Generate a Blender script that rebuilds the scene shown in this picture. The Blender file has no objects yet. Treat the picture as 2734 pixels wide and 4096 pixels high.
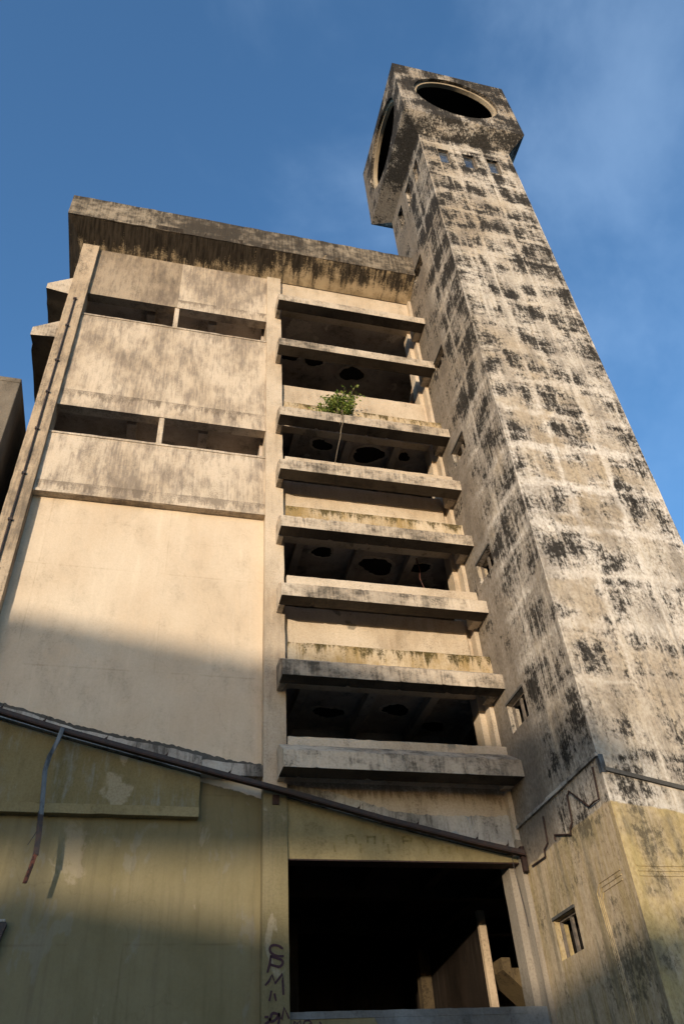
import bpy, bmesh, math, random
from mathutils import Vector, Matrix
random.seed(11)
sc = bpy.context.scene
COL = sc.collection

# ------------------------------------------------------------------ camera
cam_d = bpy.data.cameras.new('camera')
cam_d.sensor_width = 36.0
cam_d.lens = 27.543
cam_d.clip_start = 0.05
cam_d.clip_end = 3000
cam = bpy.data.objects.new('camera', cam_d)
COL.objects.link(cam)
RX = Vector((0.97145556, -0.22981309, -0.0588221))
RY = Vector((0.10972782, 0.65515878, -0.74748029))
RZ = Vector((0.21031857, 0.71968946, 0.66167453))
m = Matrix.Identity(4)
for i in range(3):
    m[i][0] = RX[i]; m[i][1] = -RY[i]; m[i][2] = -RZ[i]
m[0][3], m[1][3], m[2][3] = 0.0, -14.0, 1.6
cam.matrix_world = m
sc.camera = cam

# ------------------------------------------------------------------ light
SUN_TRAVEL = Vector((0.6, 1.0, -0.085)).normalized()
SUN_EL = math.asin(-SUN_TRAVEL.z)
SUN_AZ = math.atan2(-SUN_TRAVEL.x, -SUN_TRAVEL.y)      # clockwise from +Y
SUN_STRENGTH, SKY_STRENGTH, EXPOSURE = 1.2, 0.135, 1.92

w = bpy.data.worlds.new('World'); sc.world = w; w.use_nodes = True
nt = w.node_tree; nt.nodes.clear()
out = nt.nodes.new('ShaderNodeOutputWorld'); bg = nt.nodes.new('ShaderNodeBackground')
sky = nt.nodes.new('ShaderNodeTexSky'); sky.sky_type = 'NISHITA'; sky.sun_disc = False
sky.sun_elevation = SUN_EL; sky.sun_rotation = SUN_AZ
sky.air_density = 1.0; sky.dust_density = 1.0; sky.ozone_density = 3.3
bg.inputs['Strength'].default_value = SKY_STRENGTH
# thin high cloud, laid out by direction on the sky
tc = nt.nodes.new('ShaderNodeTexCoord')
mp = nt.nodes.new('ShaderNodeMapping'); mp.inputs['Scale'].default_value = (1.5, 1.1, 1.5); mp.inputs['Location'].default_value = (7.7, 0.9, 4.2)
nz = nt.nodes.new('ShaderNodeTexNoise'); nz.inputs['Scale'].default_value = 1.7; nz.inputs['Detail'].default_value = 7; nz.inputs['Roughness'].default_value = 0.56; nz.inputs['Distortion'].default_value = 0.45
rmp = nt.nodes.new('ShaderNodeMapRange'); rmp.interpolation_type = 'SMOOTHSTEP'
rmp.inputs['From Min'].default_value = 0.42; rmp.inputs['From Max'].default_value = 0.78; rmp.inputs['To Max'].default_value = 0.36
mx = nt.nodes.new('ShaderNodeMix'); mx.data_type = 'RGBA'
cl = nt.nodes.new('ShaderNodeMix'); cl.data_type = 'RGBA'; cl.blend_type = 'ADD'; cl.inputs['Factor'].default_value = 1.0
cl.inputs[7].default_value = (0.75, 0.95, 1.15, 1)
L = nt.links.new
L(tc.outputs['Generated'], mp.inputs['Vector']); L(mp.outputs[0], nz.inputs['Vector']); L(nz.outputs['Fac'], rmp.inputs['Value'])
L(rmp.outputs[0], mx.inputs['Factor']); L(sky.outputs[0], mx.inputs[6]); L(sky.outputs[0], cl.inputs[6]); L(cl.outputs[2], mx.inputs[7])
L(mx.outputs[2], bg.inputs['Color']); L(bg.outputs[0], out.inputs['Surface'])

sd = bpy.data.lights.new('sun', 'SUN'); sd.energy = SUN_STRENGTH; sd.angle = math.radians(0.7); sd.color = (1.0, 0.845, 0.66)
so = bpy.data.objects.new('sun', sd); COL.objects.link(so)
so.rotation_euler = SUN_TRAVEL.to_track_quat('-Z', 'Y').to_euler()
so.location = (-30, -50, 40)

sc.view_settings.view_transform = 'Standard'; sc.view_settings.look = 'None'
sc.view_settings.exposure = EXPOSURE; sc.view_settings.gamma = 1.0
sc.view_settings.use_curve_mapping = False

# ------------------------------------------------------------------ shader helpers
class NT:
    def __init__(s, name):
        s.mat = bpy.data.materials.new(name); s.mat.use_nodes = True
        s.t = s.mat.node_tree; s.t.nodes.clear()
        s.out = s.t.nodes.new('ShaderNodeOutputMaterial'); s.bsdf = s.t.nodes.new('ShaderNodeBsdfPrincipled')
        s.t.links.new(s.bsdf.outputs[0], s.out.inputs['Surface'])
        g = s.t.nodes.new('ShaderNodeNewGeometry'); s.P = g.outputs['Position']; s.Nrm = g.outputs['Normal']
        sp = s.t.nodes.new('ShaderNodeSeparateXYZ'); s.t.links.new(s.P, sp.inputs[0])
        s.x, s.y, s.z = sp.outputs
        sn = s.t.nodes.new('ShaderNodeSeparateXYZ'); s.t.links.new(s.Nrm, sn.inputs[0]); s.nx, s.ny, s.nz = sn.outputs
    def put(s, sock, v):
        if hasattr(v, 'is_output') or isinstance(v, bpy.types.NodeSocket): s.t.links.new(v, sock)
        else: sock.default_value = v
    def math(s, op, a, b=0.0, clamp=False):
        n = s.t.nodes.new('ShaderNodeMath'); n.operation = op; n.use_clamp = clamp
        s.put(n.inputs[0], a); s.put(n.inputs[1], b); return n.outputs[0]
    def add(s, a, b): return s.math('ADD', a, b)
    def mul(s, a, b): return s.math('MULTIPLY', a, b)
    def sub(s, a, b): return s.math('SUBTRACT', a, b)
    def vec(s, x, y, z):
        n = s.t.nodes.new('ShaderNodeCombineXYZ')
        for i, v in enumerate((x, y, z)): s.put(n.inputs[i], v)
        return n.outputs[0]
    def scaled(s, sx, sy, sz, off=(0, 0, 0)):
        n = s.t.nodes.new('ShaderNodeMapping'); n.inputs['Scale'].default_value = (sx, sy, sz); n.inputs['Location'].default_value = off
        s.t.links.new(s.P, n.inputs[0]); return n.outputs[0]
    def noise(s, vec=None, scale=1.0, detail=4, rough=0.5, dist=0.0):
        n = s.t.nodes.new('ShaderNodeTexNoise')
        n.inputs['Scale'].default_value = scale; n.inputs['Detail'].default_value = detail; n.inputs['Roughness'].default_value = rough; n.inputs['Distortion'].default_value = dist
        s.t.links.new(vec if vec is not None else s.P, n.inputs['Vector']); return n.outputs['Fac']
    def ramp(s, v, a, b, lo=0.0, hi=1.0):
        n = s.t.nodes.new('ShaderNodeMapRange'); n.interpolation_type = 'SMOOTHSTEP'
        s.put(n.inputs['Value'], v); s.put(n.inputs['From Min'], a); s.put(n.inputs['From Max'], b)
        n.inputs['To Min'].default_value = lo; n.inputs['To Max'].default_value = hi; return n.outputs[0]
    def mix(s, f, a, b, mode='MIX'):
        n = s.t.nodes.new('ShaderNodeMix'); n.data_type = 'RGBA'; n.blend_type = mode; n.clamp_factor = True
        s.put(n.inputs[0], f)
        for k, v in ((6, a), (7, b)):
            if isinstance(v, tuple): v = (*v, 1) if len(v) == 3 else v
            s.put(n.inputs[k], v)
        return n.outputs[2]
    def finish(s, col, rough=0.9, bump=None, bstr=0.3, bdist=0.02, metal=0.0):
        s.put(s.bsdf.inputs['Base Color'], (*col, 1) if isinstance(col, tuple) else col)
        s.put(s.bsdf.inputs['Roughness'], rough); s.bsdf.inputs['Metallic'].default_value = metal
        s.bsdf.inputs['Specular IOR Level'].default_value = 0.06 if not (isinstance(rough, float) and rough < 0.85) else 0.3
        if bump is not None:
            b = s.t.nodes.new('ShaderNodeBump'); b.inputs['Strength'].default_value = bstr; b.inputs['Distance'].default_value = bdist
            s.put(b.inputs['Height'], bump); s.t.links.new(b.outputs[0], s.bsdf.inputs['Normal'])
        return s.mat

BLACK = (0.030, 0.026, 0.021)
BROWN = (0.095, 0.075, 0.055)

def plaster(name, c1, c2, mould=0.4, streak=0.4, speck=0.3, dark=BLACK, off=(0, 0, 0), drips=(), paint=None, patch=None, grime=0.35, film=None, grain=0.4, crack=0.0, joints=None, fst=(4.2, 4.2, 1.5)):
    """weathered render: tone patches, vertical run-off streaks, mould speckle; drips = [(z_top, length, strength)]"""
    n = NT(name)
    big = n.noise(n.scaled(0.55, 0.55, 0.4, off), 1.0, 5, 0.55, 0.3)
    mid = n.noise(n.scaled(1.0, 1.0, 0.55, off), 2.3, 8, 0.62)
    fine = n.noise(n.scaled(1, 1, 1, off), 26, 6, 0.7)
    strk = n.noise(n.scaled(7.5, 7.5, 0.55, off), 1.0, 6, 0.62)
    strk2 = n.noise(n.scaled(22, 22, 1.3, off), 1.0, 4, 0.6)
    col = n.mix(n.ramp(big, 0.34, 0.66), c1, c2)
    col = n.mix(n.mul(n.ramp(strk, 0.5, 0.72), 0.35), col, tuple(min(1, v * 1.22) for v in c1))
    col = n.mix(n.mul(n.ramp(mid, 0.46, 0.72), grime), col, tuple(v * 0.58 for v in c2))
    if film:
        fn = n.add(n.mul(n.noise(n.scaled(*fst, (4, off[1], off[2])), 1.0, 10, 0.72), 0.50), n.add(n.mul(strk2, 0.22), n.mul(big, 0.30)))
        col = n.mix(n.mul(n.ramp(fn, film[1], film[1] + 0.16), film[2]), col, film[0])
    if patch:
        pm = n.ramp(n.add(n.noise(n.scaled(0.8, 0.8, 0.5, (5, 2, off[2] + 9)), 1.0, 6, 0.55, 0.4), n.mul(n.sub(mid, 0.5), 0.25)), patch[1], patch[1] + 0.03)
        col = n.mix(pm, col, patch[0])
    if paint:
        a, b, pc1, pc2, pc3 = paint
        edge = n.sub(n.add(a, n.mul(n.x, b)), n.add(n.z, n.mul(n.sub(n.noise(n.scaled(1, 1, 1), 3.5, 5, 0.6), 0.5), 0.16)))
        pm = n.ramp(edge, 0.0, 0.02)
        pc = n.mix(n.ramp(big, 0.36, 0.64), pc1, pc2)
        pc = n.mix(n.mul(n.ramp(strk, 0.45, 0.75), 0.5), pc, tuple(v * 0.72 for v in pc1))
        worn = n.ramp(n.add(n.noise(n.scaled(1.9, 1.9, 0.9, (1, 7, 3)), 1.0, 7, 0.6, 0.5), n.mul(n.sub(strk, 0.5), 0.3)), 0.60, 0.65)
        pc = n.mix(n.mul(worn, 0.30), pc, pc3)
        worn2 = n.ramp(n.noise(n.scaled(1.4, 1.4, 0.8, (8, 1, 4)), 1.0, 7, 0.65, 0.6), 0.62, 0.67)
        pc = n.mix(n.mul(worn2, 0.28), pc, tuple(v * 0.62 for v in c1))
        col = n.mix(pm, col, pc)
    st = n.mul(n.ramp(n.add(n.mul(strk, 0.6), n.mul(big, 0.55)), 0.60, 0.78), streak)
    mo = n.ramp(n.add(n.add(n.mul(mid, 0.55), n.mul(fine, 0.35)), n.mul(strk2, 0.2)), 0.78 - 0.30 * mould, 0.90 - 0.30 * mould)
    st = n.math('MAXIMUM', st, n.mul(mo, min(1, 0.4 + mould)))
    for zt, ln, sg in drips:
        d = n.sub(zt, n.z)
        inside = n.math('GREATER_THAN', d, -0.02)
        reach = n.add(n.mul(n.ramp(strk, 0.3, 0.75), ln), n.mul(n.sub(strk2, 0.5), ln * 0.5))
        dm = n.mul(n.ramp(n.sub(reach, d), -0.05, 0.2 * ln), inside)
        dm = n.mul(dm, n.ramp(n.add(n.mul(mid, 0.6), n.mul(fine, 0.4)), 0.38, 0.56))
        st = n.math('MAXIMUM', st, n.mul(dm, sg))
    sp = n.mul(n.ramp(n.add(fine, n.mul(n.sub(mid, 0.5), 0.9)), 0.62, 0.70), speck)
    st = n.math('MAXIMUM', st, sp)
    col = n.mix(st, col, n.mix(n.ramp(strk2, 0.35, 0.7), dark, tuple(v * 1.8 for v in dark)))
    col = n.mix(n.ramp(fine, 0.38, 0.66, 0.0, grain), col, (0.62, 0.58, 0.53), 'MULTIPLY')
    if crack:
        v = n.t.nodes.new('ShaderNodeTexVoronoi'); v.feature = 'DISTANCE_TO_EDGE'; v.inputs['Scale'].default_value = 0.42
        wv = n.t.nodes.new('ShaderNodeVectorMath'); wv.operation = 'ADD'
        dn = n.t.nodes.new('ShaderNodeTexNoise'); dn.inputs['Scale'].default_value = 1.6; dn.inputs['Detail'].default_value = 8; n.t.links.new(n.P, dn.inputs['Vector'])
        n.t.links.new(n.P, wv.inputs[0]); n.t.links.new(dn.outputs['Color'], wv.inputs[1]); n.t.links.new(wv.outputs[0], v.inputs['Vector'])
        ck = n.mul(n.ramp(v.outputs['Distance'], 0.0055, 0.001), n.ramp(big, 0.44, 0.56))
        col = n.mix(n.mul(ck, crack), col, (0.42, 0.38, 0.34), 'MULTIPLY')
    if joints:
        def jl(c, pitch, w_):
            f = n.math('FRACT', n.mul(n.add(c, n.mul(n.sub(mid, 0.5), 0.05)), 1 / pitch)); d_ = n.mul(n.math('ABSOLUTE', n.sub(f, 0.5)), 2.0)
            return n.ramp(d_, 1 - w_ / pitch, 1.0)
        jm = n.mul(n.math('MAXIMUM', jl(n.z, joints[0], 0.06), jl(n.x, joints[1], 0.05)), n.ramp(mid, 0.38, 0.62))
        col = n.mix(n.mul(jm, joints[2]), col, (0.62, 0.57, 0.52), 'MULTIPLY')
    hgt = n.add(n.mul(fine, 0.5), n.add(n.mul(mid, 0.8), n.mul(st, -0.4)))
    return n.finish(col, 0.92, hgt, 0.35, 0.03)

def tower_mat(name, head=False):
    n = NT(name)
    u = n.sub(n.add(n.x, n.y), 3.85)
    warp = n.sub(n.noise(n.scaled(1, 1, 1), 1.4, 5, 0.6), 0.5)
    warp2 = n.sub(n.noise(n.scaled(1, 1, 1, (4, 4, 4)), 1.6, 5, 0.6), 0.5)
    big = n.noise(n.scaled(0.42, 0.42, 0.3, (3, 1, 2)), 1.0, 4, 0.5)
    mid = n.noise(n.scaled(0.95, 0.95, 1.0, (0, 3, 5)), 1.15, 8, 0.58)
    fine = n.noise(n.scaled(1, 1, 0.75), 17, 9, 0.78)
    strk = n.noise(n.scaled(9, 9, 0.75), 1.0, 6, 0.65)
    strk2 = n.noise(n.scaled(26, 26, 1.6), 1.0, 4, 0.6)
    def line(c, pitch, wdt):
        f = n.math('FRACT', n.mul(c, 1 / pitch))
        d = n.mul(n.math('ABSOLUTE', n.sub(f, 0.5)), 2.0)      # 1 on the joint, 0 mid-cell
        return n.ramp(d, 1 - wdt, 1.0)
    hz = line(n.add(n.sub(n.z, 8.19), n.mul(warp, 0.55)), 1.2, 0.42)
    hz2 = line(n.add(n.sub(n.z, 8.5), n.mul(warp2, 0.5)), 0.6, 0.40)
    vt = line(n.add(u, n.mul(warp2, 0.30)), 1.167, 0.30)
    vt2 = line(n.add(u, n.mul(warp, 0.25)), 0.583, 0.22)
    lines = n.math('MAXIMUM', n.mul(hz, 1.0), n.mul(vt, 0.85))
    lines = n.math('MAXIMUM', lines, n.mul(n.math('MAXIMUM', hz2, vt2), 0.45))
    if head: lines = n.mul(lines, 0.25)
    tan_, pale, yel = (0.41, 0.335, 0.24), (0.57, 0.515, 0.435), (0.50, 0.39, 0.24)
    col = n.mix(n.ramp(big, 0.35, 0.62), tan_, pale)
    col = n.mix(n.mul(n.ramp(strk, 0.5, 0.72), 0.55), col, yel)
    # white lime bloom in the middle of the shaft
    bloom = n.mul(n.ramp(n.math('ABSOLUTE', n.sub(n.z, 13.0)), 6.5, 0.5), n.ramp(n.add(mid, n.mul(lines, 0.12)), 0.44, 0.62))
    col = n.mix(n.mul(bloom, 0.85), col, (0.72, 0.665, 0.59))
    # grey film
    col = n.mix(n.mul(n.ramp(n.noise(n.scaled(1.3, 1.3, 0.7, (9, 9, 1)), 1.0, 8, 0.65), 0.46, 0.68), 0.62), col, (0.175, 0.148, 0.118))
    # black algae inside the shutter panels
    base = n.add(n.mul(mid, 1.0), n.mul(n.sub(fine, 0.5), 0.75))
    base = n.add(base, n.mul(n.sub(strk, 0.5), 0.34))
    base = n.sub(base, n.mul(lines, 0.15))
    up = n.ramp(n.z, 6.0, 28.0, -0.035, 0.05)
    base = n.add(base, up)
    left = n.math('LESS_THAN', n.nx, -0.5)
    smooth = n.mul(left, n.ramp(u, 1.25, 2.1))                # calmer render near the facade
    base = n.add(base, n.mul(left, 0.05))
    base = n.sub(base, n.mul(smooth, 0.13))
    if head: base = n.add(base, 0.03)
    edge = n.math('MAXIMUM', n.ramp(u, 0.22, 0.0), n.ramp(u, 3.25, 3.5))
    if not head: base = n.add(base, n.mul(edge, 0.05))
    strk3 = n.noise(n.scaled(13, 13, 0.32, (5, 5, 5)), 1.0, 5, 0.6)
    base = n.sub(base, n.mul(n.ramp(strk3, 0.52, 0.70), 0.11))
    strk4 = n.noise(n.scaled(10, 10, 0.45, (1, 8, 5)), 1.0, 7, 0.7)
    col = n.mix(n.mul(n.ramp(strk4, 0.50, 0.66), 0.5), col, (0.20, 0.172, 0.14))
    vline = n.math('MAXIMUM', line(n.add(u, n.mul(warp2, 0.10)), 1.167, 0.07), n.mul(line(n.add(n.sub(n.z, 8.19), n.mul(warp, 0.25)), 2.4, 0.06), 0.6))
    if not head: col = n.mix(n.mul(n.mul(vline, n.ramp(n.noise(n.scaled(1, 1, 1, (2, 6, 1)), 0.9, 5, 0.6), 0.42, 0.60)), n.sub(0.6, n.mul(left, 0.35))), col, (0.66, 0.595, 0.50))
    if not head: base = n.sub(base, n.mul(vline, 0.05))
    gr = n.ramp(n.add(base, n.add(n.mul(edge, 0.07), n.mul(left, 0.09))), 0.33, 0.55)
    bl = n.ramp(n.add(base, n.mul(n.sub(strk2, 0.5), 0.12)), 0.445, 0.595)
    col = n.mix(n.mul(gr, 0.68), col, n.mix(n.ramp(strk, 0.4, 0.62), (0.27, 0.24, 0.205), (0.15, 0.133, 0.112)))
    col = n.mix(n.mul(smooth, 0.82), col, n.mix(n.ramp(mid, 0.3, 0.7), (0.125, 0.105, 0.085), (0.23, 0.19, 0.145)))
    col = n.mix(n.mul(bl, 0.96), col, n.mix(n.ramp(strk2, 0.3, 0.7), (0.016, 0.0148, 0.0135), (0.043, 0.039, 0.034)))
    # yellow distemper at the foot, below the old lean-to roof
    edge2 = n.sub(n.sub(6.12, n.mul(n.math('MAXIMUM', n.sub(n.x, 7.1), 0.0), 0.16)), n.add(n.z, n.mul(warp, 0.25)))
    pm = n.ramp(edge2, 0.0, 0.04)
    yp = n.mix(n.ramp(strk, 0.38, 0.6), (0.36, 0.275, 0.15), (0.44, 0.345, 0.23))
    yp = n.mix(n.mul(n.ramp(mid, 0.45, 0.65), 0.7), yp, (0.27, 0.215, 0.115))
    yp = n.mix(n.mul(n.ramp(n.noise(n.scaled(5, 5, 0.3, (2, 2, 2)), 1.0, 6, 0.6), 0.48, 0.60), 0.7), yp, (0.46, 0.37, 0.255))
    yp = n.mix(n.mul(n.ramp(n.noise(n.scaled(3.5, 3.5, 0.35, (7, 2, 2)), 1.0, 9, 0.7), 0.50, 0.64), 0.65), yp, (0.155, 0.135, 0.095))
    yp = n.mix(n.mul(n.ramp(base, 0.46, 0.62), 0.7), yp, (0.085, 0.075, 0.055))
    front = n.math('LESS_THAN', n.ny, -0.5)
    yp = n.mix(n.mul(front, n.ramp(mid, 0.60, 0.42, 0.0, 0.6)), yp, (0.45, 0.345, 0.14))
    col = n.mix(pm, col, yp)
    col = n.mix(n.ramp(fine, 0.38, 0.64, 0.0, 0.6), col, (0.55, 0.50, 0.44), 'MULTIPLY')
    hgt = n.add(n.mul(fine, 0.6), n.add(n.mul(mid, 0.6), n.mul(bl, -0.3)))
    return n.finish(col, 0.93, hgt, 0.45, 0.035)

OL1, OL2, OL3 = (0.160, 0.133, 0.070), (0.198, 0.167, 0.095), (0.22, 0.21, 0.18)
PAINT = (7.86, -0.239, OL1, OL2, OL3)
CREAM1, CREAM2 = (0.57, 0.48, 0.37), (0.47, 0.38, 0.275)
M = {}
M['panel'] = plaster('stained cream render', CREAM1, CREAM2, 0.42, 0.45, 0.3, dark=(0.085, 0.066, 0.05), off=(1, 0, 3), grain=0.3, crack=0.2, film=((0.185, 0.152, 0.125), 0.455, 0.78), drips=[(14.5, 0.45, 0.6), (17.75, 0.45, 0.75), (22.5, 0.35, 0.7), (21.1, 0.7, 0.4), (16.15, 0.6, 0.4)])
M['panel_dark'] = plaster('grey stained render', (0.36, 0.29, 0.21), (0.30, 0.235, 0.165), 0.55, 0.5, 0.4, dark=(0.07, 0.057, 0.045), off=(1, 0, 3), film=((0.15, 0.12, 0.095), 0.44, 0.8))
M['lower'] = plaster('cream render, olive below', (0.60, 0.50, 0.375), (0.55, 0.44, 0.315), 0.16, 0.14, 0.12, dark=(0.16, 0.13, 0.10), off=(2, 4, 1), paint=PAINT, grime=0.3, grain=0.16, crack=0.16, joints=(2.45, 2.65, 0.35), film=((0.40, 0.315, 0.225), 0.55, 0.5))
M['pillar'] = plaster('pillar render', CREAM1, CREAM2, 0.34, 0.4, 0.3, dark=(0.11, 0.09, 0.07), off=(7, 0, 1), film=((0.28, 0.22, 0.16), 0.50, 0.6), paint=(7.95, -0.239, OL1, OL2, (0.45, 0.40, 0.31)))
M['pillar_grey'] = plaster('pillar render, grey foot', CREAM1, CREAM2, 0.36, 0.4, 0.3, dark=(0.10, 0.08, 0.06), off=(5, 0, 1), film=((0.25, 0.20, 0.15), 0.50, 0.6), paint=(6.6, 0.0, (0.24, 0.205, 0.16), (0.30, 0.255, 0.195), (0.36, 0.33, 0.27)))
M['pilaster'] = plaster('pilaster render', (0.48, 0.38, 0.27), (0.40, 0.31, 0.21), 0.55, 0.55, 0.5, dark=(0.07, 0.058, 0.045), off=(3, 2, 1), film=((0.16, 0.13, 0.10), 0.46, 0.85), paint=PAINT)
M['spandrel'] = plaster('spandrel render', CREAM1, CREAM2, 0.26, 0.3, 0.3, dark=(0.10, 0.075, 0.05), off=(0, 5, 2), patch=((0.27, 0.235, 0.185), 0.63), film=((0.30, 0.23, 0.155), 0.52, 0.6), drips=[(7.6, 0.5, 0.6)])
M['upstand'] = plaster('mouldy upstand', (0.56, 0.46, 0.33), (0.40, 0.30, 0.17), 0.55, 0.3, 0.5, dark=(0.055, 0.042, 0.016), off=(0, 9, 2), film=((0.28, 0.19, 0.07), 0.45, 0.8), drips=[(18.02, 0.35, 0.95), (14.22, 0.35, 0.95), (10.42, 0.45, 1.0)])
M['ledge'] = plaster('ledge concrete', (0.54, 0.455, 0.35), (0.38, 0.315, 0.24), 0.50, 0.6, 0.5, dark=(0.05, 0.046, 0.037), off=(4, 1, 7), grime=0.55, film=((0.075, 0.064, 0.052), 0.475, 0.92), fst=(3.0, 4.0, 4.5))
M['ledge_under'] = plaster('mould blackened underside', (0.105, 0.088, 0.068), (0.06, 0.05, 0.04), 0.5, 0.4, 0.5, dark=(0.025, 0.021, 0.018), off=(4, 3, 7), grime=0.6)  # darker copy of the ledge concrete, shade painted into the down-facing faces
M['cornice'] = plaster('cornice concrete', (0.30, 0.25, 0.185), (0.18, 0.15, 0.115), 0.70, 0.7, 0.7, dark=(0.034, 0.029, 0.024), off=(2, 2, 7), grime=0.6, drips=[(26.2, 0.55, 0.95)], film=((0.05, 0.043, 0.035), 0.40, 0.93), fst=(2.6, 3.0, 4.0))
def soffit_mat():
    n = NT('blackened soffit')
    mid = n.noise(n.scaled(1.2, 1.2, 1.2, (2, 1, 4)), 2.0, 8, 0.65)
    fine = n.noise(n.scaled(1, 1, 1), 24, 7, 0.72)
    strk = n.noise(n.scaled(5.5, 0.9, 0.9, (3, 3, 3)), 1.0, 8, 0.68)
    strk2 = n.noise(n.scaled(14, 1.6, 1.6, (3, 1, 3)), 1.0, 6, 0.65)
    d = n.sub(n.z, 24.5)                                        # 0 at the wall, 0.45 at the outer edge
    right = n.ramp(n.x, -1.0, 4.5, 0.0, 0.11)
    b_ = n.add(n.add(n.mul(strk, 0.55), n.mul(strk2, 0.22)), n.add(n.mul(mid, 0.25), n.mul(n.sub(fine, 0.5), 0.3)))
    b_ = n.sub(n.add(b_, n.mul(n.ramp(d, 0.0, 0.3), 0.13)), right)
    blk = n.ramp(b_, 0.42, 0.56)
    col = n.mix(n.ramp(mid, 0.4, 0.6), (0.44, 0.34, 0.215), (0.30, 0.225, 0.135))
    col = n.mix(blk, col, n.mix(n.ramp(strk2, 0.35, 0.65), (0.022, 0.018, 0.014), (0.06, 0.048, 0.036)))
    return n.finish(col, 0.93, n.add(fine, mid), 0.35, 0.02)
M['soffit'] = soffit_mat()
M['fascia'] = plaster('olive fascia', (0.225, 0.185, 0.095), (0.17, 0.138, 0.066), 0.14, 0.25, 0.15, dark=(0.10, 0.085, 0.05), off=(3, 3, 3), patch=((0.30, 0.255, 0.165), 0.60), film=((0.27, 0.285, 0.27), 0.505, 0.7))
M['signband'] = plaster('olive sign band', (0.285, 0.235, 0.125), (0.215, 0.175, 0.09), 0.42, 0.6, 0.25, dark=(0.085, 0.07, 0.035), off=(6, 1, 2))
M['rubble'] = plaster('broken plaster', (0.52, 0.48, 0.42), (0.30, 0.275, 0.24), 0.6, 0.3, 0.6, dark=(0.035, 0.032, 0.028), off=(6, 6, 2), grime=0.7, film=((0.07, 0.062, 0.054), 0.49, 0.9), patch=((0.30, 0.33, 0.35), 0.60))
M['cement'] = plaster('grey cement strip', (0.105, 0.10, 0.09), (0.075, 0.07, 0.062), 0.3, 0.2, 0.5, dark=(0.03, 0.03, 0.028), off=(5, 6, 5))
M['parapet'] = plaster('parapet cement', (0.24, 0.26, 0.27), (0.13, 0.13, 0.125), 0.5, 0.3, 0.4, dark=(0.04, 0.04, 0.04), off=(9, 6, 5), grime=0.7)
M['neighbour'] = plaster('sooty neighbour render', (0.23, 0.195, 0.15), (0.13, 0.11, 0.086), 0.62, 0.6, 0.6, dark=(0.045, 0.038, 0.03), off=(9, 1, 3))
M['tower'] = tower_mat('tower render')
M['tower_head'] = tower_mat('tower head render', True)
M['soot'] = plaster('sooted interior', (0.52, 0.45, 0.385), (0.34, 0.29, 0.25), 0.40, 0.4, 0.4, dark=(0.016, 0.014, 0.012), off=(3, 8, 8), patch=((0.60, 0.52, 0.44), 0.60), grime=0.4, film=((0.06, 0.05, 0.043), 0.53, 0.8))
M['beam'] = plaster('sooted beams', (0.50, 0.43, 0.36), (0.34, 0.29, 0.24), 0.45, 0.4, 0.4, dark=(0.02, 0.018, 0.015), off=(3, 1, 8), grime=0.6)
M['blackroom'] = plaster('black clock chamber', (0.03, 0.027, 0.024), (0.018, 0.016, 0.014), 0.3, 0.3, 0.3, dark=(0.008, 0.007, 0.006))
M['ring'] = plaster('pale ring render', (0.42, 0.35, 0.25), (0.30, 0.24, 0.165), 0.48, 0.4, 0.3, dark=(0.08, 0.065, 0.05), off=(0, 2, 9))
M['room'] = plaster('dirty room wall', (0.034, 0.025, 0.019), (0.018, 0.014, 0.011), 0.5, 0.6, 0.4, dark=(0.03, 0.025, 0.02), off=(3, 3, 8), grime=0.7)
M['stairm'] = plaster('crumbling stair', (0.13, 0.095, 0.05), (0.06, 0.045, 0.028), 0.5, 0.2, 0.6, dark=(0.02, 0.016, 0.012), film=((0.05, 0.04, 0.03), 0.47, 0.8))
M['palep'] = plaster('pale broken plaster', (0.60, 0.52, 0.43), (0.36, 0.31, 0.25), 0.45, 0.2, 0.4, dark=(0.03, 0.026, 0.022), off=(1, 1, 1))
M['jamb'] = plaster('jamb render', (0.50, 0.39, 0.27), (0.42, 0.32, 0.21), 0.2, 0.2, 0.3, dark=(0.1, 0.08, 0.06))

def simple(name, c1, c2, scale=6, rough=0.6, metal=0.0, bstr=0.3, stretch=(1, 1, 1)):
    n = NT(name); f = n.noise(n.scaled(*stretch), scale, 7, 0.65)
    return n.finish(n.mix(n.ramp(f, 0.38, 0.62), c1, c2), rough, f, bstr, 0.01, metal)
M['rust'] = simple('rusted steel', (0.045, 0.022, 0.016), (0.022, 0.014, 0.012), 14, 0.75, 0.2)
M['darksteel'] = simple('dark painted steel', (0.03, 0.028, 0.028), (0.055, 0.036, 0.03), 9, 0.6, 0.2)
M['galv'] = simple('galvanised sheet', (0.12, 0.135, 0.145), (0.04, 0.04, 0.04), 7, 0.55, 0.3, 0.2, (1, 1, 0.4))
M['redrust'] = simple('red oxide paint', (0.115, 0.04, 0.025), (0.02, 0.012, 0.011), 14, 0.7)
M['ghost'] = simple('dirt ghost', (0.135, 0.108, 0.05), (0.20, 0.163, 0.075), 14, 0.9)
M['spray'] = simple('purple spray paint', (0.026, 0.005, 0.010), (0.036, 0.009, 0.015), 30, 0.6)
M['wood'] = simple('old timber', (0.30, 0.20, 0.115), (0.16, 0.10, 0.06), 3, 0.8, 0, 0.4, (10, 10, 1))
M['frame'] = simple('weathered window frame', (0.16, 0.13, 0.10), (0.09, 0.075, 0.06), 12, 0.8)
M['asphalt'] = simple('asphalt', (0.055, 0.053, 0.05), (0.04, 0.039, 0.037), 3, 0.9)
M['paving'] = simple('pavement concrete', (0.28, 0.26, 0.23), (0.2, 0.185, 0.165), 1.5, 0.9)
M['earth'] = simple('dry ground', (0.16, 0.13, 0.09), (0.11, 0.10, 0.07), 0.3, 0.95)
M['roofing'] = simple('roof sheeting', (0.20, 0.16, 0.13), (0.14, 0.10, 0.08), 2, 0.8)
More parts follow.
